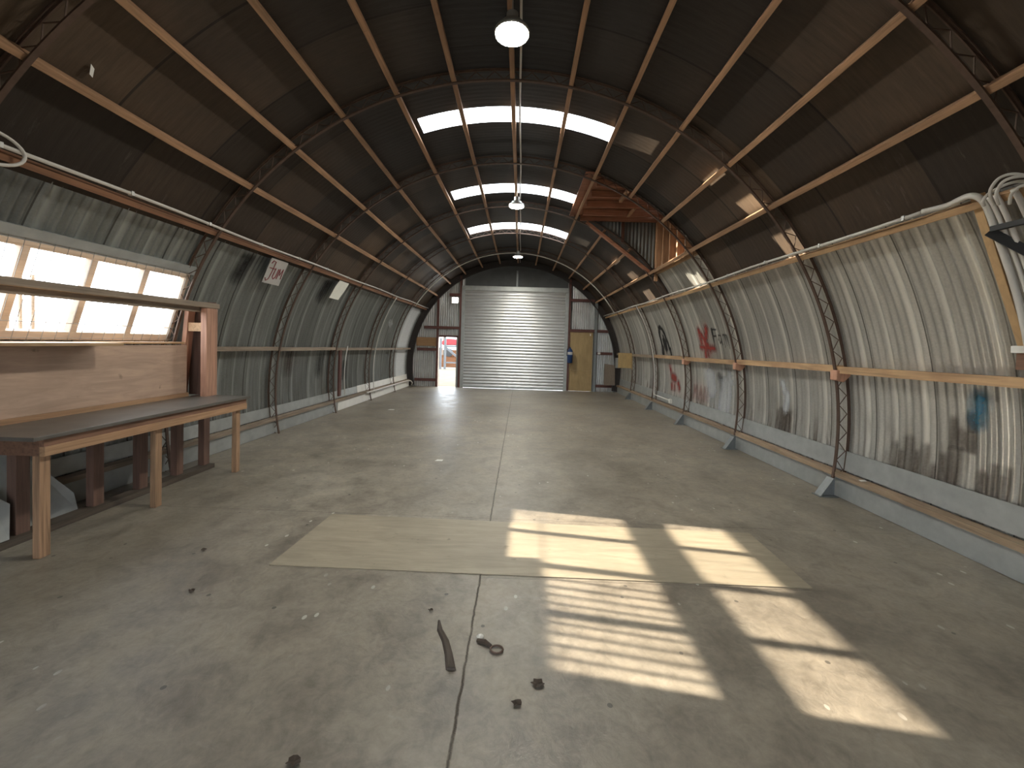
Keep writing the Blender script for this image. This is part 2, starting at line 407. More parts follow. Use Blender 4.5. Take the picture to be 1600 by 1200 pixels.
wb = struct(gable('wall_back', YE, [(-1.84,1.93,-1,9), (-2.74,-2.05,-1,1.70), (1.98,2.85,-1,2.04)], M['endw']))
# dark lined panel above the roller door
m = MB(); pts = [(-1.90,YE+.02,3.50)] + [((RW+.02)*sin(radians(a)),YE+.02,RC+(RW+.02)*cos(radians(a))) for a in frange(-28,29.9,4)] + [(1.99,YE+.02,3.50)]
m.prism(pts, (0,.03,0)); m.build('upper_panel', M['grime'], wb)

# ------------------------------------------------------------------ skirting, flashing and rails along the walls
def strip(name, side, pts, y0, y1, mat, n=1):
    """plate following a side wall: pts = list of (x,z above floor) outline, extruded along y on the falling floor"""
    m = MB(); k = len(pts)
    vs = [(side*x, y0, z+fz(y0)) for x, z in pts] + [(side*x, y1, z+fz(y1)) for x, z in pts]
    fs = [tuple(range(k)), tuple(range(2*k-1, k-1, -1))] + [(i,(i+1) % k, k+(i+1) % k, k+i) for i in range(k)]
    m.add(vs, fs); return m.build(name, mat)
struct(strip('baseboard_right', 1, [(3.79,.005),(3.80,.005),(3.80,.215),(3.79,.215)], .6, YE-.2, M['galv']))
struct(strip('baseboard_left', -1, [(3.79,.005),(3.80,.005),(3.80,.205),(3.79,.205)], .6, YE-.2, M['galv']))
struct(strip('trim_1', 1, [(3.868,.29),(3.876,.29),(3.894,.505),(3.886,.505)], .6, YE-.2, M['galv']))
struct(strip('trim_2', -1, [(3.868,.27),(3.876,.27),(3.890,.43),(3.882,.43)], .6, 10.3, M['galv']))
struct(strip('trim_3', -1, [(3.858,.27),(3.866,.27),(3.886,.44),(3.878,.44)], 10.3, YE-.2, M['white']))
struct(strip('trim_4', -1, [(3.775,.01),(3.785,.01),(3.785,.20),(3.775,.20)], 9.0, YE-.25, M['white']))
ORD = ['first','second','third','fourth','fifth','sixth','seventh']
def rail(name, side, x0, x1, z0, z1, y0, y1, mat, label, group, sag=0):
    o = strip(name, side, [(x0,z0),(x1,z0),(x1,z1),(x0,z1)], y0, y1, mat)
    return tag(o, label, 'wall rail', group)
bays = [(1.2,4.575),(4.585,6.665),(6.675,8.765),(8.775,10.855),(10.865,14.85)]
where = ['nearest, running out of the right edge','second bay from the camera','behind the red star graffiti','between the hooded graffiti and red tags','farthest, grey, behind the yellow board']
for k, (a, b) in enumerate(bays):
    d = .018*((k*7) % 3 - 1)
    rail('wall_rail', 1, 3.725, 3.83+.012, 1.365+.012*(k % 2)+fz(0), 1.44+.012*(k % 2), a, b, M['rail'] if k < 4 else M['grail'],
         'pale timber waist rail on right wall, ' + where[k], 'waist rails on the right wall')
for k, (a, b) in enumerate(bays):
    rail('foot_rail', 1, 3.755, 3.865, .225, .275, a, b, M['frail'],
         'low timber rail above right skirting, %s bay from the camera' % ORD[k], 'foot rails on the right wall')
lb = [(5.0,6.665),(6.675,8.765),(8.775,10.855),(10.865,14.8)]
for k, (a, b) in enumerate(lb):
    rail('wall_rail', -1, 3.735, 3.842, 1.375-.01*k, 1.435-.01*k, a, b, M['grail'],
         'grey timber waist rail on left wall, %s length past the boxed post' % ORD[k], 'waist rails on the left wall')
for k, (a, b) in enumerate([(1.5,4.575)] + lb[:]):
    if k == 1: a = 4.585
    rail('foot_rail', -1, 3.755, 3.86, .215, .262, a, b, M['grail'],
         ['low timber rail on left wall seen under the workbench','low timber rail on left wall just past the workbench','low timber rail on left wall past the second rib','low timber rail on left wall, third length past bench','low timber rail over the white skirting at far left'][k], 'foot rails on the left wall')
# blocks under the right rail at the ribs
for k, y in enumerate(RIBY[1:4]):
    m = MB(); z = 1.40+fz(y)
    m.prism([(3.70,y-.05,z),(3.70,y-.05,z-.11),(3.78,y-.05,z-.13),(3.85,y-.05,z-.06),(3.85,y-.05,z)], (0,.10,0))
    o = m.build('rail_block', M['post'], bevel=.006)
    tag(o, 'chunky timber block under right waist rail, %s from the right edge' % ORD[k], 'timber block', 'blocks under the right rail')

# ------------------------------------------------------------------ arch ribs
def rib(k, y):
    lab = ['rusty lattice arch rib nearest, cutting across the top corners','rusty lattice arch rib beside the left window end post','rusty lattice arch rib past the workbench, near edge of dormer',
           'rusty lattice arch rib at the far edge of the dormer','rusty lattice arch rib just beyond the dormer','rusty lattice arch rib in front of the last bay'][k]
    t = thing('arch_rib', lab, 'arch rib', (0, y, 0), 'lattice arch ribs')
    al, am = -101.3 - .12*k, 97.5; dz = fz(y)
    m = MB(); m.arc(RI, RI+.012, y-.017, y+.017, al, am, 110); m.arc(RI+.010, RI+.024, y-.003, y+.003, al, am, 110); m.build('inner_chord', M['rib'], t)
    m = MB(); m.arc(RW-.036, RW-.026, y-.016, y+.016, al, am, 110); m.arc(RW-.048, RW-.034, y-.003, y+.003, al, am, 110); m.build('outer_chord', M['rib'], t)
    m = MB(); n = 130; pts = []
    for i in range(n+1):
        a = al + (am-al)*i/n; pts.append(P(RI+.022 if i % 2 == 0 else RW-.05, a, y+.007))
    m.tube(pts, .0055, 5); m.build('web_rod', M['rib'], t)
    for s in (1,):
        m = MB(); zb = dz + .006
        m.prism([(s*3.60,y-.006,zb),(s*3.77,y-.006,zb),(s*3.77,y-.006,zb+.20),(s*3.73,y-.006,zb+.20)], (0,.012,0))
        m.box(min(s*3.57,s*3.78), max(s*3.57,s*3.78), y-.06, y+.06, dz+.001, dz+.010)
        m.prism([(s*3.59,y-.05,zb),(s*3.603,y-.05,zb),(s*3.735,y-.05,zb+.20),(s*3.722,y-.05,zb+.20)], (0,.10,0))
        m.build('foot_bracket', M['ribg'], t)
for k, y in enumerate(RIBY[:-1]): rib(k, y)
m = MB(); m.arc(3.70, 3.955, YE-.075, YE-.035, -101.5, 101.5, 110); m.arc(3.70, 3.73, YE-.14, YE-.035, -101.5, 101.5, 110)
tag(m.build('end_arch', M['rim']), 'dark steel arch rimming the roller door end wall', 'arch rib')

# ------------------------------------------------------------------ purlins
names = {0:'ridge'}
def purlin(k, y0, y1, extra='', mat='purlin'):
    a = 1 + 9.8*k
    w, h = .050, .094
    m = MB(); c0 = P(RI+.018+h/2, a, y0); c1 = P(RI+.018+h/2, a, y1)
    up = Vector((sin(radians(a)), 0, cos(radians(a))))
    # a few splices give the long timber its slight waver
    n = max(2, int((y1-y0)/2.1)); pts = []
    for i in range(n+1):
        p = c0.lerp(c1, i/n); j = .006*sin(i*2.3+k); pts.append(p + up.cross(Vector((0,1,0)))*j)
    for p, q in zip(pts, pts[1:]): m.bar(p, q, w, h, up)
    side = 'left' if k < 0 else 'right'
    if k == 0: lab = 'timber ridge purlin along the top of the vault'
    elif abs(k) == 6: lab = 'reddish timber eave purlin under the white conduit on the %s side' % side
    else: lab = 'brown timber roof purlin, %s to %s of ridge%s' % (ORD[abs(k)-1], side, extra)
    tag(m.build('roof_purlin' if abs(k) < 6 else 'eave_purlin', M[mat], bevel=.004), lab, 'purlin', 'roof purlins')
for k in range(-6, 7):
    mt = 'eave' if k == -6 else ('rail' if k == 6 else 'purlin')
    if k in (3, 4):
        purlin(k, YN+.1, 6.70, ', length in front of the dormer'); purlin(k, 8.80, 14.9, ', length beyond the dormer')
    else: purlin(k, YN+.1, 14.9, '', mt)

# ------------------------------------------------------------------ dormer on the right slope
D = thing('roof_dormer', 'timber framed dormer recess in right roof with sunlit studs', 'dormer', (3.0, 7.7, 3.1))
XF = 3.06; ZC = 4.20
m = MB(); m.box(XF+.10, XF+.13, 6.66, 8.84, 3.02, ZC+.05); m.build('front_boarding', M['dormb'], D)
for i, y in enumerate([8.70, 8.32, 7.94, 7.56, 7.18, 6.82]):
    m = MB(); m.box(XF-.03, XF+.098, y-.022, y+.024, 3.16, ZC); m.build('stud', M['dormz'], D, bevel=.003)
m = MB(); m.box(XF-.02, XF+.10, 6.70, 8.80, 3.085, 3.16); m.build('sill_plate', M['rail'], D, bevel=.004)
m = MB(); m.box(XF-.0, XF+.10, 6.70, 8.80, ZC-.0, ZC+.06); m.build('head_plate', M['dorm'], D)
m = MB(); m.box(1.20, XF+.14, 6.64, 8.86, ZC+.10, ZC+.125); m.build('ceiling_boards', M['dorm'], D)
for y in (6.86, 7.35, 7.85, 8.35, 8.72):
    m = MB(); m.box(1.42, XF+.02, y-.024, y+.024, ZC-.03, ZC+.09); m.build('rafter', M['dorm'], D, bevel=.003)
m = MB(); m.box(1.92, 1.97, 6.80, 7.40, ZC-.09, ZC-.04); m.build('nogging', M['purlin'], D)
m = MB(); m.box(2.30,2.35,7.85,8.35,ZC-.05,ZC-.01); m.build('nogging', M['purlin'], D)
# far and near cheeks: upright corrugated sheet behind a raking timber
for (yc, nm, q) in ((8.79,'far_cheek',1), (6.69,'near_cheek',-1)):
    m = MB(); xs = frange(1.40, XF+.12, PITCH/6)
    for x0, x1 in zip(xs, xs[1:]):
        zb = [RC + sqrt(max((RW-.03)**2 - x*x, .01)) for x in (x0, x1)]
        if min(zb) >= ZC+.1: continue
        ya, yb = (yc + .02*q + .007*cos(2*pi*x/PITCH) for x in (x0, x1))
        m.add([(x0,ya,min(zb[0],ZC+.1)),(x1,yb,min(zb[1],ZC+.1)),(x1,yb,ZC+.1),(x0,ya,ZC+.1)], [(0,1,2,3)])
    m.build(nm, M['wallL'], D, smooth=True)
m = MB(); m.bar(P(RI+.05, 24, 8.76), P(RI+.05, 49.5, 8.76), .05, .10, (0,1,0)); m.build('raking_timber', M['dorm'], D)
m = MB(); m.box(XF-.03, XF+.03, 8.73, 8.80, 2.95, ZC); m.build('corner_post', M['dormz'], D)
m = MB(); m.box(2.30, 2.36, 8.74, 8.78, 3.75, ZC); m.build('cheek_stud', M['dormb'], D)

# ------------------------------------------------------------------ left window
wt = Vector((-3.565, 0, 2.255)); wbm = Vector((-3.815, 0, 1.475)); wd = (wt-wbm).normalized(); wn = Vector((wd.z, 0, -wd.x))
def wp(y, u, d=0):   # u along the leaning window 0..1, d into the room
    p = wbm.lerp(wt, u) + wn*d; p.y = y; return p
w1 = struct(bpy.data.objects.new('window_1', None)); COL.objects.link(w1); w1.location = (-3.7, 3.6, 1.86)
Y0, Y1 = 2.57, 4.62; muls = [3.08, 3.59, 4.10]
for nm, u in (('head_rail', .955), ('sill_rail', .04)):
    m = MB(); m.bar(wp(Y0,u), wp(Y1,u), .06, .075, wd); m.build(nm, M['frame'], w1, bevel=.004)
for nm, y in (('jamb', Y0+.03), ('jamb', Y1-.03)):
    m = MB(); m.bar(wp(y,0), wp(y,1), .06, .06, wn); m.build(nm, M['frame'], w1, bevel=.004)
for y in muls:
    m = MB(); m.bar(wp(y,.05), wp(y,.95), .062, .055, wn); m.build('mullion', M['frame'], w1, bevel=.004)
es = [Y0+.06] + [v for y in muls for v in (y-.03, y+.03)] + [Y1-.06]
for i in range(0, 8, 2):
    m = MB(); m.add([wp(es[i],.08,-.01), wp(es[i+1],.08,-.01), wp(es[i+1],.92,-.01), wp(es[i],.92,-.01)], [(0,1,2,3)]); m.build('pane', M['glass'], w1)
m = MB(); m.bar(wp(Y0-.1,1.03,-.02), wp(Y1+.05,1.03,-.02), .10, .10, wd); m.build('head_flashing', M['galv'], w1)
# security mesh on the room side
g = thing('window_mesh', 'thin wire security mesh in front of the left window', 'wire mesh', (-3.5, 3.6, 1.5))
for i, u in enumerate((.03, .2, .98)):
    m = MB(); m.tube([wp(2.5,u,.07), wp(4.68,u,.07)], .0035, 5); m.build('horizontal_wire', M['wire'], g)
y = 2.52
while y < 4.68:
    m = MB(); m.tube([wp(y,.01,.075), wp(y,1.0,.075)], .0024, 4); m.build('vertical_wire', M['wire'], g); y += .100
# added paling screen outside the near half of the glass, stripes the sun patch
s = thing('stripe_screen', 'added palings outside the lower left window to stripe the sun', 'screen', (-4.0, 2.9, 0))
m = MB(); m.box(-4.03,-4.01,2.2,3.55,1.40,1.44); m.build('bottom_rail', M['grail'], s)
y = 2.60
while y < 3.5:
    m = MB(); m.box(-4.008,-3.993,y-.009,y+.009,1.41,2.02); m.build('paling', M['grail'], s); y += .088

# sill ledge, backboard, end post and rail over the bench
m = MB(); m.box(-3.77,-3.31,1.9,3.60,1.425,1.450); tag(m.build('window_ledge', M['rail'], bevel=.003), 'wide pale timber ledge under the left window sill', 'ledge')
m = MB(); m.box(-3.79,-3.60,3.605,4.62,1.432,1.452); tag(m.build('sill_board', M['rail'], bevel=.003), 'narrow sunlit sill board continuing right of the wide ledge', 'sill board')
m = MB(); m.box(-3.60,-3.58,1.9,4.62,.87,1.42); tag(m.build('backboard', M['ply']), 'knotty plywood backboard above the workbench under window', 'backboard')
b = thing('boxed_post', 'reddish boxed timber post at the right end of the workbench', 'post', (-3.5, 4.75, .8))
m = MB(); m.box(-3.70,-3.40,4.80,4.83,.83,1.93); m.build('back_board', M['benchdz'], b)
m = MB(); m.box(-3.43,-3.36,4.63,4.80,.83,1.85); m.build('face_stud', M['post'], b, bevel=.004)
m = MB(); m.bar((-3.70,4.70,.85),(-3.60,4.70,1.93),.05,.10,(0,1,0)); m.build('leaning_stud', M['post'], b, bevel=.004)
m = MB(); m.box(-3.60,-3.43,4.66,4.71,1.58,1.68); m.build('nogging', M['rail'], b, bevel=.003)
m = MB(); m.box(-3.46,-3.38,1.7,4.86,1.855,1.915); m.box(-3.46,-3.44,1.7,4.80,1.80,1.86); tag(m.build('window_rail', M['grail'], bevel=.004), 'long grey timber rail across the left window on the post', 'rail')

# ------------------------------------------------------------------ workbench
B = thing('workbench', 'long timber workbench with dark worn top along left wall', 'workbench', (-3.2, 3.7, 0))
m = MB(); m.box(-3.56,-2.95,2.62,4.80,.805,.832); o = m.build('bench_top', M['top'], B, bevel=.003); o['label'] = 'dark worn top'
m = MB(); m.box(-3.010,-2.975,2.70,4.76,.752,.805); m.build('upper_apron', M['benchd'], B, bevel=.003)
m = MB(); m.box(-3.005,-2.968,2.70,4.76,.685,.752); m.build('front_apron', M['benchl'], B, bevel=.003)
m = MB(); m.box(-3.50,-3.01,2.70,2.74,.685,.805); m.build('end_apron', M['benchd'], B, bevel=.003)
m = MB(); m.box(-3.50,-3.01,4.71,4.75,.69,.805); m.build('end_apron', M['benchd'], B, bevel=.003)
for y in (2.735, 3.625, 4.67):
    m = MB(); m.box(-3.058,-3.008,y-.034,y+.034,fz(y),.752); m.build('leg', M['benchz'], B, bevel=.003)
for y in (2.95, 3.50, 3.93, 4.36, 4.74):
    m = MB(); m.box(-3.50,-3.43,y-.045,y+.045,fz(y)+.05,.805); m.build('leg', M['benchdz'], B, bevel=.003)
m = MB(); m.prism([(-3.51,1.6,fz(1.6)),(-3.38,1.6,fz(1.6)),(-3.38,1.6,.05+fz(1.6)),(-3.51,1.6,.05+fz(1.6))], (0,3.2,fz(3.2))); m.build('sole_plate', M['sole'], B)
m = MB(); m.box(-3.575,-3.555,1.6,4.62,.832,.875); m.build('upstand', M['benchl'], B)
# loose sheet-metal offcuts leaning behind the bench legs
def offcut(poly, label, th=.004):
    m = MB(); m.prism(poly, (th,0,.001)); tag(m.build('metal_offcut', M['galv']), label, 'metal sheet', 'metal offcuts under the bench')
offcut([(-3.53,2.62,fz(2.62)+.02),(-3.53,3.42,fz(3.42)+.02),(-3.55,3.40,.16),(-3.66,3.08,.62),(-3.66,2.75,.62)], 'grey sheet metal offcut leaning between the near bench legs')
offcut([(-3.40,2.20,fz(2.2)+.055),(-3.40,2.84,fz(2.84)+.055),(-3.42,2.86,.28),(-3.46,2.76,.40),(-3.46,2.30,.26)], 'grey bent metal offcut behind the front left bench leg')
offcut([(-3.62,2.0,.0),(-3.60,2.6,.0),(-3.70,2.55,.47),(-3.72,2.2,.62)], 'small grey metal offcut at the left picture edge under bench')

# ------------------------------------------------------------------ conduits and cables
def conduit(name, pts, r, label, mat='pvc', clips=None, cat='conduit', n=8):
    t = thing(name, label, cat, tuple(pts[0]))
    m = MB(); m.tube(pts, r, n); m.build('pipe', M[mat], t, smooth=True)
    if clips:
        for c in clips:
            c = Vector(c); m = MB(); m.box(c.x-r*1.25, c.x+r*1.25, c.y-.012, c.y+.012, c.z-r*1.25, c.z+r*1.25); m.build('saddle_clip', M['lampb'], t)
    return t
def along(a, R, ys): return [P(R + .004*sin(y*1.7), a + .12*sin(y*2.1), y) for y in ys]
yy = frange(1.2, 14.9, .45)
conduit('eave_conduit', along(-56.6, RI-.0, yy), .0145, 'white conduit along the left eave purlin', clips=along(-56.6, RI, frange(2.6,14.2,.9)))
yr = frange(3.17, 14.9, .45)
conduit('eave_conduit', along(58.6, RI-.0, yr), .0155, 'white conduit along the right eave purlin', clips=along(58.6, RI, frange(3.3,14.2,.9)))
conduit('ridge_conduit', along(2.3, RI+.03, frange(-1, 14.8, .5)), .012, 'thin grey conduit beside the ridge purlin between the lamps')
conduit('arch_conduit', [P(RI+.010, a, 13.3 - .1*cos(radians(a*1.5))) for a in frange(-58, 58.6, 3)], .017, 'pale conduit arching over the vault before the end wall')
conduit('drop_conduit', [P(RI-.02, a, 10.70) for a in frange(58.6, 94.0, 3)] + [P(RI-.02, 95, 10.66)] + [P(RI-.02, 95, y) for y in (10.3, 9.9, 9.62)], .014, 'white drop conduit curving down right wall then along the foot')
m = MB(); m.box(3.74,3.80,9.54,9.62,.26,.36); tag(m.build('socket_box', M['white'], bevel=.005), 'small white socket box at the end of drop conduit', 'socket box')
conduit('drop_conduit', [P(RI-.02, a, 11.1) for a in frange(-57, -99, 3)], .013, 'pale drop conduit curving down the far left wall')
conduit('drop_conduit', [P(RI-.02, a, 9.25) for a in frange(-79, -96, 3)], .012, 'short pale conduit below the left waist rail')
m = MB(); m.bar(P(RI-.0,-80.5,8.95), P(RI+.0,-96,9.0), .10, .04, (1,0,0)); tag(m.build('leaning_board', M['red']), 'dark red board standing below the left waist rail', 'board')
# cable loop on the left eave
c = P(RI-.03, -57, 2.55); pts = []
for i in range(25):
    a = -2.2 + 4.4*i/24; pts.append(c + Vector((.0+.02*sin(a), .20*cos(a)-.02, .10*sin(a)+.0)))
conduit('cable_loop', [p + Vector((0,.0,0)) for p in pts], .011, 'white cable loop hanging on the left eave at picture edge', cat='cable')
# switchboard corner on the right
RBk = RI+.01
m = MB(); pa = P(3.85,58.9,2.86); pb = P(3.86,76.2,2.90); m.bar(pa, pb, .055, .05, (1,0,0)); tag(m.build('edge_batten', M['tan'], bevel=.003), 'upright pale timber batten at far right beside conduits', 'batten')
def smooth(pts, n=5):     # Catmull-Rom through the points
    pts = [Vector(p) for p in pts]; out = []
    for i in range(len(pts)-1):
        p0, p1, p2, p3 = pts[max(i-1,0)], pts[i], pts[i+1], pts[min(i+2,len(pts)-1)]
        for k in range(n):
            t = k/n; out.append(.5*((2*p1) + (p2-p0)*t + (2*p0-5*p1+4*p2-p3)*t*t + (3*p1-p0-3*p2+p3)*t**3))
    return out + [pts[-1]]
conduit('drop_conduit', smooth([P(RI, 58.6, 3.16), (3.27,3.03,2.63), (3.25,2.93,2.635), (3.225,2.84,2.63), (3.235,2.79,2.60), (3.27,2.775,2.54), (3.33,2.78,2.42)] + [P(RI-.012, a, 2.785+.002*(a-63)) for a in (65,68,71,74,77,79)]), .020, 'thick white conduit bending down beside the pale batten', n=10)
for k, (y, r, lab) in enumerate(((2.735,.012,'thin white conduit second from the pale batten'),(2.695,.014,'white conduit third from the pale batten'),(2.60,.016,'white conduit nearest the plywood switchboard'))):
    conduit('drop_conduit', [P(RI-.01, 59.2, y)] + [P(RI-.005, a, y+.0015*(a-60)) for a in frange(60, 79, 1.5)], r, lab)
m = MB(); m.bar(P(RI+.06,60.2,2.41), P(RI+.07,65,2.41), .5, .02, (1,0,-.5)); tag(m.build('switchboard', M['tan']), 'tan plywood switch panel at top right picture edge', 'panel')
loops = ([(3.22,2.42,2.57),(3.17,2.50,2.63),(3.14,2.54,2.65),(3.12,2.58,2.64),(3.10,2.60,2.59),(3.12,2.62,2.55),(3.17,2.64,2.50)],
 [(3.27,2.46,2.57),(3.22,2.54,2.61),(3.18,2.58,2.61),(3.15,2.62,2.59),(3.12,2.64,2.56),(3.12,2.66,2.53),(3.15,2.68,2.51)],
 [(3.20,2.40,2.55),(3.15,2.48,2.56),(3.13,2.50,2.54),(3.14,2.53,2.52),(3.17,2.56,2.48)],
 [(3.20,2.40,2.575),(3.15,2.48,2.615),(3.10,2.52,2.61),(3.10,2.56,2.58),(3.11,2.58,2.53),(3.15,2.60,2.49)])
for lp, lab in zip(loops, ('topmost loop of the cable tangle at top right','leftmost loop of the cable tangle at top right','short lowest loop of the cable tangle at top right','middle loop of the cable tangle at top right')):
    conduit('cable_coil', smooth(lp), .0085, lab, cat='cable')
t = thing('bracket_arm', 'black steel bracket arm at the right picture edge', 'bracket', tuple(P(RI,63,2.75)))
m = MB(); m.bar(P(RI-.03,62.4,2.78), P(RI-.03,62.4,2.3), .03, .035); m.build('arm', M['dark'], t)
m = MB(); m.bar(P(RI-.03,62.6,2.80), P(RI+.02,68.0,2.55), .03, .055, (0,0,1)); m.build('brace', M['dark'], t)
t = thing('box_shelf', 'white topped small box at right edge on the waist rail', 'box', (3.70,2.6,1.46))
m = MB(); m.box(3.66,3.80,2.2,2.93,1.585,1.635); m.build('lid', M['white'], t, bevel=.004)
m = MB(); m.box(3.68,3.79,2.2,2.91,1.47,1.584); m.build('body', M['benchd'], t)
m = MB(); m.bar((3.70,2.84,1.445),(3.72,2.6,1.47),.05,.02); tag(m.build('paper_scrap', M['white']), 'white scrap on right waist rail under the small box', 'scrap')

# ------------------------------------------------------------------ lamps
def lamp(k, y):
    z = 4.15; x = .09
    t = thing('high_bay_lamp', ['lit round high bay lamp nearest, at the top of the picture','lit round high bay lamp by the middle skylight','lit round high bay lamp farthest, above the roller door'][k], 'lamp', (x, y, z), 'high bay lamps')
    m = MB(); m.lathe([(.148,.0),(.150,.018),(.142,.034),(.10,.05),(.095,.085),(.06,.10)], (x,y,z)); m.build('housing', M['lampb'], t, smooth=True)
    m = MB(); m.lathe([(.138,-.006),(.138,.001)], (x,y,z)); m.build('lens', M['lampw'], t)
    m = MB(); m.lathe([(.05,.10),(.05,.17),(.02,.18)], (x,y,z)); m.build('driver', M['lampb'], t)
    m = MB(); m.tube([(x,y,z+.18),(x,y,z+.29)], .006, 6); m.build('hook', M['lampb'], t)
for k, y in enumerate((3.52, 7.85, 12.4)): lamp(k, y)

# ------------------------------------------------------------------ end wall fittings
d1 = struct(bpy.data.objects.new('door_1', None)); COL.objects.link(d1); d1.location = (.04, YE-.06, fz(YE))
m = MB(); zb = fz(YE)+.035; zt = 3.43; pit = .112; n = int((zt-zb)/pit*8); vs = []; fs = []
for i in range(n+1):
    z = zb + (zt-zb)*i/n; ph = (z-zb)/pit; y = YE-.07 - .021*abs(sin(pi*ph))**.8
    vs += [(-1.835,y,z),(1.90,y,z)]
for i in range(n): fs.append((2*i,2*i+1,2*i+3,2*i+2))
m.add(vs, fs); m.build('curtain', M['roller'], d1, smooth=True)
m = MB(); m.box(-1.80,1.88,YE-.10,YE-.05,zb-.02,zb+.05); m.build('bottom_bar', M['galv'], d1)
for x in (-1.865, 1.915):
    m = MB(); m.box(x-.075,x+.045,YE-.12,YE-.02,fz(YE),3.6); m.build('guide_rail', M['galv'], d1)
m = MB(); m.box(-1.86,1.93,YE-.16,YE-.02,3.43,3.60); m.build('head_box', M['galv'], d1, bevel=.01)
f = thing('gable_steelwork', 'dark red steel posts and rails around the roller door', 'steelwork', (0, YE-.03, fz(YE)))
zf = fz(YE)
for x, zt in ((-2.80,3.20),(-1.98,3.95),(2.00,3.93)):
    m = MB(); m.box(x-.035,x+.035,YE-.10,YE-.012,zf,zt); m.build('post', M['red'], f)
for x0, x1, z in ((-3.30,-1.98,2.05),(-3.55,-2.80,1.24),(-3.62,-2.80,.12),(2.0,3.45,2.08),(2.98,3.60,1.27),(2.98,3.62,.08),(-2.4,-1.98,3.26),(2.0,2.9,3.18)):
    m = MB(); m.box(x0,x1,YE-.085,YE-.012,z-.05,z+.05); m.build('rail', M['red'], f)
m = MB(); m.box(-2.74,-2.05,YE-.08,YE-.01,1.70,1.77); m.build('lintel', M['red'], f)
m = MB(); m.box(.03,.09,YE-.05,YE+.01,3.6,4.2); m.build('king_post', M['ribg'], f)
m = MB(); m.box(2.92,3.01,YE-.12,YE-.012,zf,3.1); m.build('grey_post', M['ribg'], f)
d2 = struct(bpy.data.objects.new('door_2', None)); COL.objects.link(d2); d2.location = (2.4, YE-.03, zf)
m = MB(); m.box(2.0,2.88,YE-.05,YE-.01,zf+.005,.630); m.build('lower_panel', M['doorply'], d2)
m = MB(); m.box(2.0,2.88,YE-.05,YE-.01,.632,2.05); m.build('upper_panel', M['doorply'], d2)
m = MB(); m.box(2.77,2.80,YE-.075,YE-.05,1.90,1.98); m.build('bolt', M['white'], d2)
d3 = struct(bpy.data.objects.new('door_3', None)); COL.objects.link(d3); d3.location = (-2.05, YE+.3, zf)
m = MB(); m.box(-2.085,-2.05,YE+.02,YE+.70,zf+.02,1.69); m.build('open_leaf', M['galv'], d3)
m = MB(); m.box(-2.10,-2.05,YE-.09,YE+.02,zf,1.70); m.build('jamb', M['galv'], d3)
m = MB(); m.box(-3.58,-2.84,YE-.06,YE-.03,1.36,1.68); tag(m.build('brown_board', M['brownp']), 'brown board fixed left of the open doorway', 'board')
m = MB(); m.prism([(3.30,YE-.20,zf+.26),(3.70,YE-.20,zf+.26),(3.70,YE-.10,.86),(3.33,YE-.10,.90)], (0,.02,0)); tag(m.build('hardboard_sheet', M['greyp']), 'grey brown panel leaning at the right of end wall', 'panel')
m = MB(); m.box(3.64,3.80,YE-.45,YE-.38,.78,1.14); tag(m.build('meter_box', M['galv'], bevel=.008), 'pale grey meter box by the right corner of end wall', 'meter box')
m = MB(); m.box(3.06,3.16,YE-.12,YE-.085,1.24,1.31); tag(m.build('switch', M['white'], bevel=.006), 'small white switch on red rail right of ply door', 'switch')
t = thing('yellow_board', 'yellow plywood board hung on right wall near the end', 'board', (3.7,12.6,1.0))
m = MB(); m.bar((3.52,12.85,.88),(3.52,12.85,1.35),.42,.02,(0,1,0)); m.v = [(x+0, y, z) for x, y, z in m.v]; m.build('face', M['yply'], t)
m = MB(); m.bar((3.73,12.82,.84),(3.73,12.82,1.33),.02,.06,(0,1,0)); m.build('side', M['doorply'], t)
t = thing('floodlight', 'small lit square floodlight high left of the roller door', 'light', (-2.18,YE-.1,3.05))
m = MB(); m.box(-2.30,-2.06,YE-.13,YE-.05,2.94,3.17); m.build('case', M['white'], t, bevel=.01)
m = MB(); m.box(-2.28,-2.08,YE-.14,YE-.131,2.96,3.15); m.build('lens', M['spot'], t)
m = MB(); m.tube([(-2.2,YE-.03,2.94),(-2.2,YE-.03,2.1)], .012, 6); m.build('cable', M['pvc'], t)
t = thing('blue_cylinder', 'blue cylinder with white label hung right of the roller door', 'cylinder', (2.02,YE-.24,.92))
m = MB(); m.lathe([(.06,.0),(.095,.02),(.098,.42),(.07,.49),(.03,.52),(.03,.56)], (2.04,YE-.26,.90)); m.build('body', M['blue'], t, smooth=True)
m = MB(); m.lathe([(.0985,.30),(.0985,.40)], (2.04,YE-.262,.90)); o = m.build('label_band', M['paper'], t); o['label'] = 'white label band'
m = MB(); m.tube([(2.04,YE-.26,1.46),(2.00,YE-.30,1.48),(1.93,YE-.31,1.40),(1.925,YE-.30,1.15)], .012, 6); m.build('hose', M['dark'], t)
m = MB(); m.box(2.01,2.07,YE-.165,YE-.115,1.0,1.3); m.build('wall_bracket', M['dark'], t)
# curled white pipe by the far left skirting
conduit('skirting_pipe', [(-3.72, y, .24+fz(y)) for y in frange(10.6, 14.4, .5)] + [(-3.66,14.62,.22+fz(14)),(-3.62,14.70,.14+fz(14)),(-3.66,14.72,.03+fz(14.7))], .022, 'white pipe along far left skirting curling to the floor')

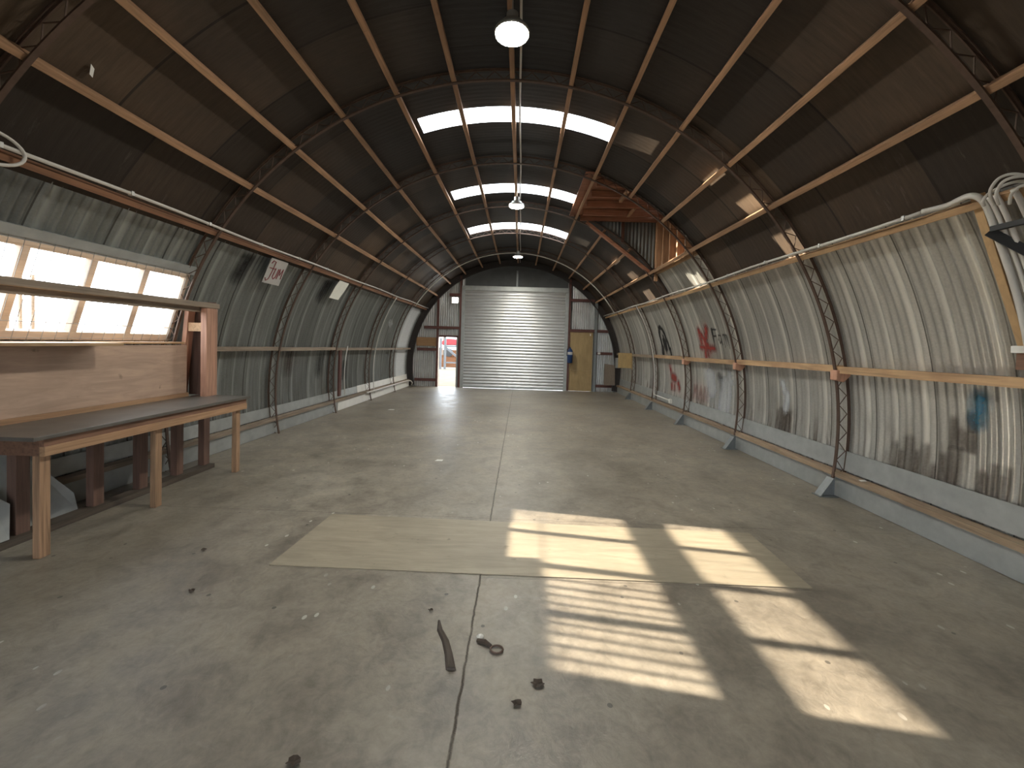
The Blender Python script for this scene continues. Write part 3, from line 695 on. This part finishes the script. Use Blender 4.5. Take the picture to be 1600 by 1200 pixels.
# ------------------------------------------------------------------ hanging cards on the left eave
def patch(a0, a1, y0, y1, R, dy=0, n=10, wav=0):
    """curved sheet with thickness following the arch"""
    m = MB(); vs = []; fs = []
    for layer in (0, .004):
        for i in range(n+1):
            for j in range(5):
                a = a0+(a1-a0)*i/n; y = y0+(y1-y0)*j/4 + dy*(i/n)
                vs.append(P(R+layer + wav*sin(j*2.2+i*.5), a, y))
    q = (n+1)*5
    for i in range(n):
        for j in range(4):
            b = i*5+j; fs += [(b,b+1,b+6,b+5),(q+b+5,q+b+6,q+b+1,q+b)]
    for i in range(n): fs += [(i*5,i*5+5,q+i*5+5,q+i*5),(i*5+4,q+i*5+4,q+i*5+9,i*5+9)]
    for j in range(4): fs += [(j,q+j,q+j+1,j+1),(n*5+j,n*5+j+1,q+n*5+j+1,q+n*5+j)]
    m.add(vs, fs); return m
S = thing('hand_lettered_card', 'white card with red hand lettering hung under left eave', 'sign', tuple(P(3.80,-59,5.9)))
patch(-58.6, -64.3, 5.66, 6.06, 3.800, .06).build('card', M['paper'], S)
def stroke(pts, w=.011):
    m = MB(); m.tube([P(3.7975, a, y) for a, y in pts], w, 5); return m
def cy_(u, v): return (-58.6 - 5.7*(1-v), 5.66 + .40*u + .06*(1-v))
let = [[(.10,.80),(.16,.92),(.30,.90),(.30,.55),(.26,.20),(.14,.10),(.06,.2)], [(.10,.62),(.46,.62)], [(.44,.66),(.42,.30),(.50,.22),(.60,.32),(.62,.66)], [(.68,.25),(.70,.68),(.78,.42),(.88,.70),(.92,.28)]]
for st in let:
    stroke([cy_(u,v) for u, v in st], .007).build('lettering', M['ink'], S)
tag(patch(-58.4, -64.2, 7.78, 8.20, 3.795, -.06, wav=.006).build('white_sheet', M['bright']), 'bright white sheet hanging under left eave beyond the card', 'sheet')

# ------------------------------------------------------------------ graffiti, stains and painted doorway light on the walls
def sdseg(px, py, a, b):
    ax, ay = a; bx, by = b; dx, dy = bx-ax, by-ay; L = dx*dx+dy*dy
    t = 0 if L == 0 else max(0, min(1, ((px-ax)*dx+(py-ay)*dy)/L)); return sqrt((px-ax-t*dx)**2+(py-ay-t*dy)**2)
def spray(name, wall, side, yc, zc, w, h, strokes, mat, soft=.03, lev=.95, label=None):
    """strokes in local metres: u to the right as seen from inside, v up; (points, radius)"""
    ac = math.degrees(math.acos((zc-RC)/RW)); da = math.degrees(1/RW)
    st = .0127; nu = int(w/st); nv = int(h/st); vs = []; cov = []; fs = []
    rnd = random.Random(name)
    for j in range(nv+1):
        v = -h/2 + h*j/nv
        for i in range(nu+1):
            u = -w/2 + w*i/nu; y = yc - side*u
            c = 0
            for pts, r in strokes:
                d = min(sdseg(u, v, p, q) for p, q in zip(pts, pts[1:])) if len(pts) > 1 else sqrt((u-pts[0][0])**2+(v-pts[0][1])**2)
                c = max(c, max(0, min(1, (r+soft-d)/(2*soft))))
            edge = min(1, min(w/2-abs(u), h/2-abs(v))/.03)
            c *= lev*(.8+.2*rnd.random())*max(0, edge)
            vs.append(P(rs(y)-.0045, side*(ac - v*da), y)); cov.append(c)
    for j in range(nv):
        for i in range(nu):
            b = j*(nu+1)+i; q = (b, b+1, b+nu+2, b+nu+1)
            if max(cov[k] for k in q) > .01: fs.append(q)
    used = sorted({k for q in fs for k in q}); mp = {k: n for n, k in enumerate(used)}
    m = MB(); m.add([vs[k] for k in used], [tuple(mp[k] for k in q) for q in fs])
    o = m.build(name, M[mat], wall, smooth=True)
    at = o.data.attributes.new('cover', 'FLOAT', 'POINT'); at.data.foreach_set('value', [cov[k] for k in used])
    if label: o['label'] = label
    return o
# black arched blot with drips
spray('black_graffiti', wallR, 1, 10.18, 1.74, .95, .82, [([(-.20,-.20),(-.22,.10),(-.12,.30),(.0,.34),(.12,.24),(.20,.0),(.30,-.26)], .055), ([(-.20,-.18),(-.22,-.34)], .08), ([(.30,-.22),(.33,-.36)], .06),
      ([(.02,-.02),(.04,-.20)], .10), ([(.0,.12),(.06,.06)], .03), ([(.04,-.2),(.05,-.32)], .03)], 'gpb', .022, .96, 'black hooded arch graffiti with drips')
spray('red_star', wallR, 1, 7.92, 1.70, 1.0, .72, [([(-.18,.22),(.10,-.16)], .065), ([(.16,.26),(-.02,-.02),(-.10,-.30)], .065), ([(-.26,-.12),(.30,-.14)], .055), ([(0,.05),(0,-.28)], .04), ([(-.2,.16),(-.2,-.05)], .05)], 'gpr', .04, .85, 'red star graffiti')
F = [([(-.20,.17),(-.23,-.14)], .016), ([(-.20,.16),(-.05,.15)], .014), ([(-.21,.03),(-.09,.03)], .014),
     ([(.07,.03),(-.01,.05),(-.04,-.04),(.02,-.10),(.07,-.02),(.08,-.13)], .011), ([(.15,-.17),(.14,.04),(.19,.05),(.21,-.14),(.21,.04),(.26,.04),(.28,-.20)], .011)]
spray('black_writing', wallR, 1, 7.36, 1.76, .66, .48, F, 'gpb', .010, .95, 'black spray writing reading Fam')
spray('red_tag', wallR, 1, 9.78, .86, .95, .72, [([(-.26,.26),(-.18,.06)], .05), ([(-.10,.0),(.04,-.03)], .11), ([(.24,-.12),(.32,-.24)], .07), ([(-.16,-.18),(-.14,-.30)], .05), ([(.02,-.2),(.03,-.3)], .04)], 'gpr', .05, .85, 'red spray blobs')
mn = [([(-.36,-.14),(-.34,.12),(-.28,-.02),(-.22,.12),(-.20,-.14)], .018), ([(-.12,-.14),(-.04,.12),(.04,-.14)], .018), ([(-.10,-.04),(.02,-.04)], .015), ([(.12,-.14),(.13,.12),(.26,-.14),(.27,.12)], .018)]
spray('red_writing', wallR, 1, 8.32, .66, .90, .46, mn, 'gpr', .035, .6, 'faint red spray writing')
spray('white_spray', wallR, 1, 7.62, .78, 1.3, .95, [([(-.30,.25),(-.25,.0)], .22), ([(.28,.1),(.22,-.28)], .26), ([(.42,.32),(.44,.2)], .14)], 'gpw', .15, .55)
spray('black_blot', wallR, 1, 7.52, .93, .44, .46, [([(-.05,.12),(.03,.08)], .07), ([(.0,.08),(.01,-.12)], .03)], 'gpb', .05, .85)
spray('blue_paint', wallR, 1, 3.32, 1.13, .34, .42, [([(.02,.10),(-.02,-.10)], .055)], 'gpblue', .045, .85, 'small blue paint patch')
spray('blue_paint', wallR, 1, 2.96, 1.06, .30, .44, [([(.04,.04),(.04,-.03)], .08)], 'gpblue', .05, .85, 'blue paint patch at picture edge')
spray('white_bloom', wallR, 1, 2.96, .84, .34, .40, [([(.03,.06),(.03,-.04)], .06)], 'gpw', .08, .6)
spray('white_smear', wallR, 1, 5.70, .93, .34, .60, [([(-.06,.18),(.03,.0),(.0,-.18)], .05)], 'gpw', .03, .75)
for (y, z, w, h, s_) in ((3.95,.66,.32,.52,'a'), (3.62,.60,.42,.50,'b'), (3.45,.95,.24,.40,'c'), (3.22,.58,.30,.34,'d'), (5.75,.62,.40,.40,'e')):
    r = random.Random(s_); sts = [([(u, -h/2+.02), (u+.02, -h/2+.02+h*r.uniform(.35,.85))], .022) for u in [(-.5+(i+.5)/5)*w*.8 for i in range(5)]]
    spray('rust_stain', wallR, 1, y, z, w, h, sts, 'gpbr', .035, .75)
for (y, z, w, h) in ((7.25,1.10,.55,.6), (8.4,1.0,.6,.7), (9.6,.8,.5,.5)):
    spray('dark_stain', wallL, -1, y, z, w, h, [([(0,.1),(0,-.1)], .12)], 'gpbr' if y < 8 else 'gpb', .12, .6)
for y0 in (5.42, 8.05-.38):
    spray('dark_stain', wallL, -1, y0, 2.42, .42, .52, [([(.02,.14),(-.02,-.06)], .10)], 'gpb', .09, .85)
spray('white_smear', wallL, -1, 12.3, 1.95, .9, .6, [([(-.2,.15),(.1,.05)], .06), ([(.1,.05),(.1,-.15)], .04)], 'gpw', .07, .45)
spray('whitewash', wallL, -1, 14.2, 1.40, 1.6, 2.7, [([(-.05,1.3),(-.05,-1.3)], .62)], 'gpw', .2, .92, 'last bay paled with painted doorway light')  # doorway daylight painted on as pale colour; the name only seeds its grain

# ------------------------------------------------------------------ loose things on the floor
m = MB(); zq = [(-1.44,2.74),(-1.40,3.60),(2.26,3.53),(2.23,2.72)]
m.prism([(x,y,fz(y)+.0008) for x, y in zq], (0,0,.005)); tag(m.build('plywood_sheet', M['sheetply']), 'thin tan plywood sheet lying flat on the concrete floor', 'sheet')
m = MB(); pts = [(-.17,2.245),(-.150,2.17),(-.105,2.09),(-.072,2.00),(-.045,1.905)]; vs = []; fs = []
wid = [.006,.016,.019,.021,.025]
for (x, y), w in zip(pts, wid):
    for j in range(7):
        a = pi*j/6; vs.append((x - w*cos(a), y + .004*sin(a*3), fz(y)+.001 + .020*sin(a)*(.4+w*22)))
for i in range(4):
    for j in range(6): fs.append((i*7+j, i*7+j+1, i*7+j+8, i*7+j+7))
for i in range(4): fs.append((i*7+6, i*7, i*7+7, i*7+13))
fs += [tuple(range(7)), tuple(range(34,27,-1))]
m.add(vs, fs); tag(m.build('bark_strip', M['bark'], smooth=False), 'curved strip of bark lying left of the floor crack', 'stick')
t = thing('rusty_scrap', 'small rusty ring and bolt scrap right of floor crack', 'scrap', (.1,2.1,fz(2.1)))
zz = fz(2.1)+.008
m = MB(); m.tube([(.165+.032*cos(a), 2.045+.026*sin(a), zz) for a in [2*pi*i/16 for i in range(16)]], .005, 6, True); m.build('ring', M['rib'], t)
m = MB(); m.tube([(.06,2.10,zz),(.10,2.085,zz+.006),(.135,2.065,zz)], [.010,.013,.008], 7); m.build('bolt', M['leaf'], t)
m = MB(); m.lathe([(.018,0),(.02,.012),(.008,.02)], (.072,2.125,zz-.007), 9); m.build('cap', M['white'], t)
def leaf(x, y, s, lab, rot):
    m = MB(); z0 = fz(y)+.003; vs = []; n = 11
    for i in range(n):
        a = 2*pi*i/n; r = s*(.55+.45*abs(sin(a*2.5+rot))); vs.append((x+r*cos(a+rot), y+.8*r*sin(a+rot), z0+.010*abs(sin(a*1.5))))
    vs.append((x, y, z0+.002)); m.add(vs, [(i,(i+1) % n, n) for i in range(n)])
    o = m.build('dead_leaf', M['leaf']); sm = o.modifiers.new('thick', 'SOLIDIFY'); sm.thickness = .002; tag(o, lab, 'leaf', 'dead leaves on the floor')
leaf(.365,1.845,.035,'dark curled dead leaf right of the bark strip, larger one',.4)
leaf(.270,1.735,.026,'small dead leaf nearest the bottom, right of crack',1.9)
leaf(-.545,1.445,.030,'dead leaf at the bottom edge left of the crack',.9)
leaf(-.235,2.33,.016,'tiny dark leaf just beyond the bark strip tip',2.2)
leaf(-1.72,2.42,.020,'tiny dark leaf on the pale floor left of plywood',.2)
leaf(-2.02,2.90,.022,'tiny dark leaf in front of the workbench',1.2)
def scrap(x, y, s, lab, z=None):
    m = MB(); z0 = (fz(y) if z is None else z)+.001
    m.prism([(x-s,y-s*.6,z0),(x+s*.9,y-s*.4,z0),(x+s,y+s*.5,z0+.004),(x-s*.6,y+s*.7,z0)], (0,0,.003)); tag(m.build('paper_scrap', M['white']), lab, 'scrap', 'white scraps')
scrap(-.80,5.42,.05,'white paper scrap on mid floor left of the crack')
scrap(-2.72,9.45,.07,'white scrap on floor toward the far left wall')
scrap(3.80,4.25,.035,'white scrap lying on the nearest right foot rail', .277+fz(4.25))

# ------------------------------------------------------------------ outdoors seen through the doorway
m = MB(); m.box(-60,60,YE+.16,27,-.34,-.16); struct(m.build('ground', M['ground']))
m = MB(); m.box(-60,60,27,110,-.36,-.14); struct(m.build('leafy_ground', M['litter']))
m = MB(); m.box(-60,-4.3,-40,YE+.15,-.36,-.14); struct(m.build('side_ground', M['ground']))
m = MB(); m.box(4.3,60,-40,YE+.15,-.36,-.14); struct(m.build('right_ground', M['ground']))
m = MB(); m.box(-4.3,4.3,-40,YN-.05,-.36,-.1); struct(m.build('front_ground', M['ground']))
t = thing('red_truck', 'red truck parked outside beyond the open doorway', 'truck', (-6.5,46,-.14))
m = MB(); m.prism([(-8.4,45,1.15),(-4.0,45,1.15),(-4.0,45,1.75),(-7.9,45,1.85),(-8.4,45,1.6)], (0,2,0)); m.build('body', M['car'], t, bevel=.06)
m = MB(); m.box(-8.3,-4.0,45.1,46.9,.60,1.15); m.build('chassis', M['galv'], t)
for x in (-7.6,-4.9):
    m = MB(); m.lathe([(.2,-.12),(.44,-.11),(.44,.11),(.2,.12)], (x,45.0,.30), 18, 'y'); m.build('wheel', M['dark'], t)
t = thing('yard_gate', 'grey braced yard gate outside the open doorway', 'gate', (-4,25,-.16))
for x in (-4.62,-4.35,-3.2):
    m = MB(); m.box(x-.06,x+.06,24.95,25.05,-.16,1.75); m.build('post', M['gate'], t)
for z in (1.25,.25):
    m = MB(); m.box(-4.4,-3.2,24.97,25.03,z-.04,z+.04); m.build('bar', M['gate'], t)
m = MB(); m.bar((-4.35,25,1.2),(-3.2,25,.3),.06,.12); m.build('brace', M['gate'], t)
rnd = random.Random(3)
def tree(x, y, h, lab):
    t = thing('yard_tree', lab, 'tree', (x,y,-.14), 'trees outside')
    m = MB(); m.tube([(x,y,-.2),(x+.1,y,h*.35),(x-.1,y,h*.7)], [.22,.17,.08], 8); m.build('trunk', M['bark'], t)
    m = MB()
    for i in range(420):
        a = rnd.uniform(0,2*pi); r = h*.34*rnd.random()**.5; z = h*.32 + rnd.random()*h*.7; k = Vector((x+r*cos(a), y+r*sin(a), z)); s = .16*rnd.uniform(.6,1.4)
        d = Vector((rnd.uniform(-1,1),rnd.uniform(-1,1),rnd.uniform(-1,1))).normalized(); e = d.orthogonal().normalized()
        m.add([k-d*s, k+e*s*.6, k+d*s, k-e*s*.6], [(0,1,2,3)])
    o = m.build('foliage', M['fol'], t)
tree(-9.2,50.5,7.0,'autumn tree outside at left of the open doorway'); tree(-5.4,54,5.0,'autumn tree farther outside behind the red truck')

# ------------------------------------------------------------------ light
wd_ = bpy.data.worlds.new('sky'); SC.world = wd_; wd_.use_nodes = True
bg = wd_.node_tree.nodes['Background']; bg.inputs[0].default_value = (.86,.93,1.0,1); bg.inputs[1].default_value = 2.6
sl = bpy.data.lights.new('sun', 'SUN'); sl.energy = 8.5; sl.angle = radians(.42); sl.color = (1.0,.88,.70)
so = bpy.data.objects.new('sun', sl); COL.objects.link(so)
so.rotation_euler = Vector((1,-.17,-.392)).to_track_quat('-Z','Y').to_euler()

# ------------------------------------------------------------------ camera
f, cyp, p, yw, r, x0, z0 = 640.0, 553.43, -.0266977, -.0194106, .0295479, .2383, 1.55
F = Vector((sin(yw)*cos(p), cos(yw)*cos(p), sin(p))); rt = F.cross(Vector((0,0,1))).normalized(); up = rt.cross(F)
R2 = rt*cos(r) + up*sin(r); U2 = -rt*sin(r) + up*cos(r)
cam = bpy.data.cameras.new('camera'); cam.sensor_fit = 'HORIZONTAL'; cam.sensor_width = 36; cam.lens = f/1600*36
cam.shift_y = (cyp-600)/1600; cam.clip_start = .05; cam.clip_end = 300
co = bpy.data.objects.new('camera', cam); COL.objects.link(co)
co.matrix_world = Matrix(((R2.x,U2.x,-F.x,x0),(R2.y,U2.y,-F.y,0),(R2.z,U2.z,-F.z,z0),(0,0,0,1)))
SC.camera = co
vs = SC.view_settings; vs.view_transform = 'Standard'; vs.look = 'None'; vs.gamma = 1; vs.use_curve_mapping = False; vs.exposure = 1.9
SC.cycles.use_denoising = True; SC.cycles.max_bounces = 10; SC.cycles.diffuse_bounces = 6; SC.cycles.transparent_max_bounces = 16
SC.cycles.sample_clamp_indirect = 6
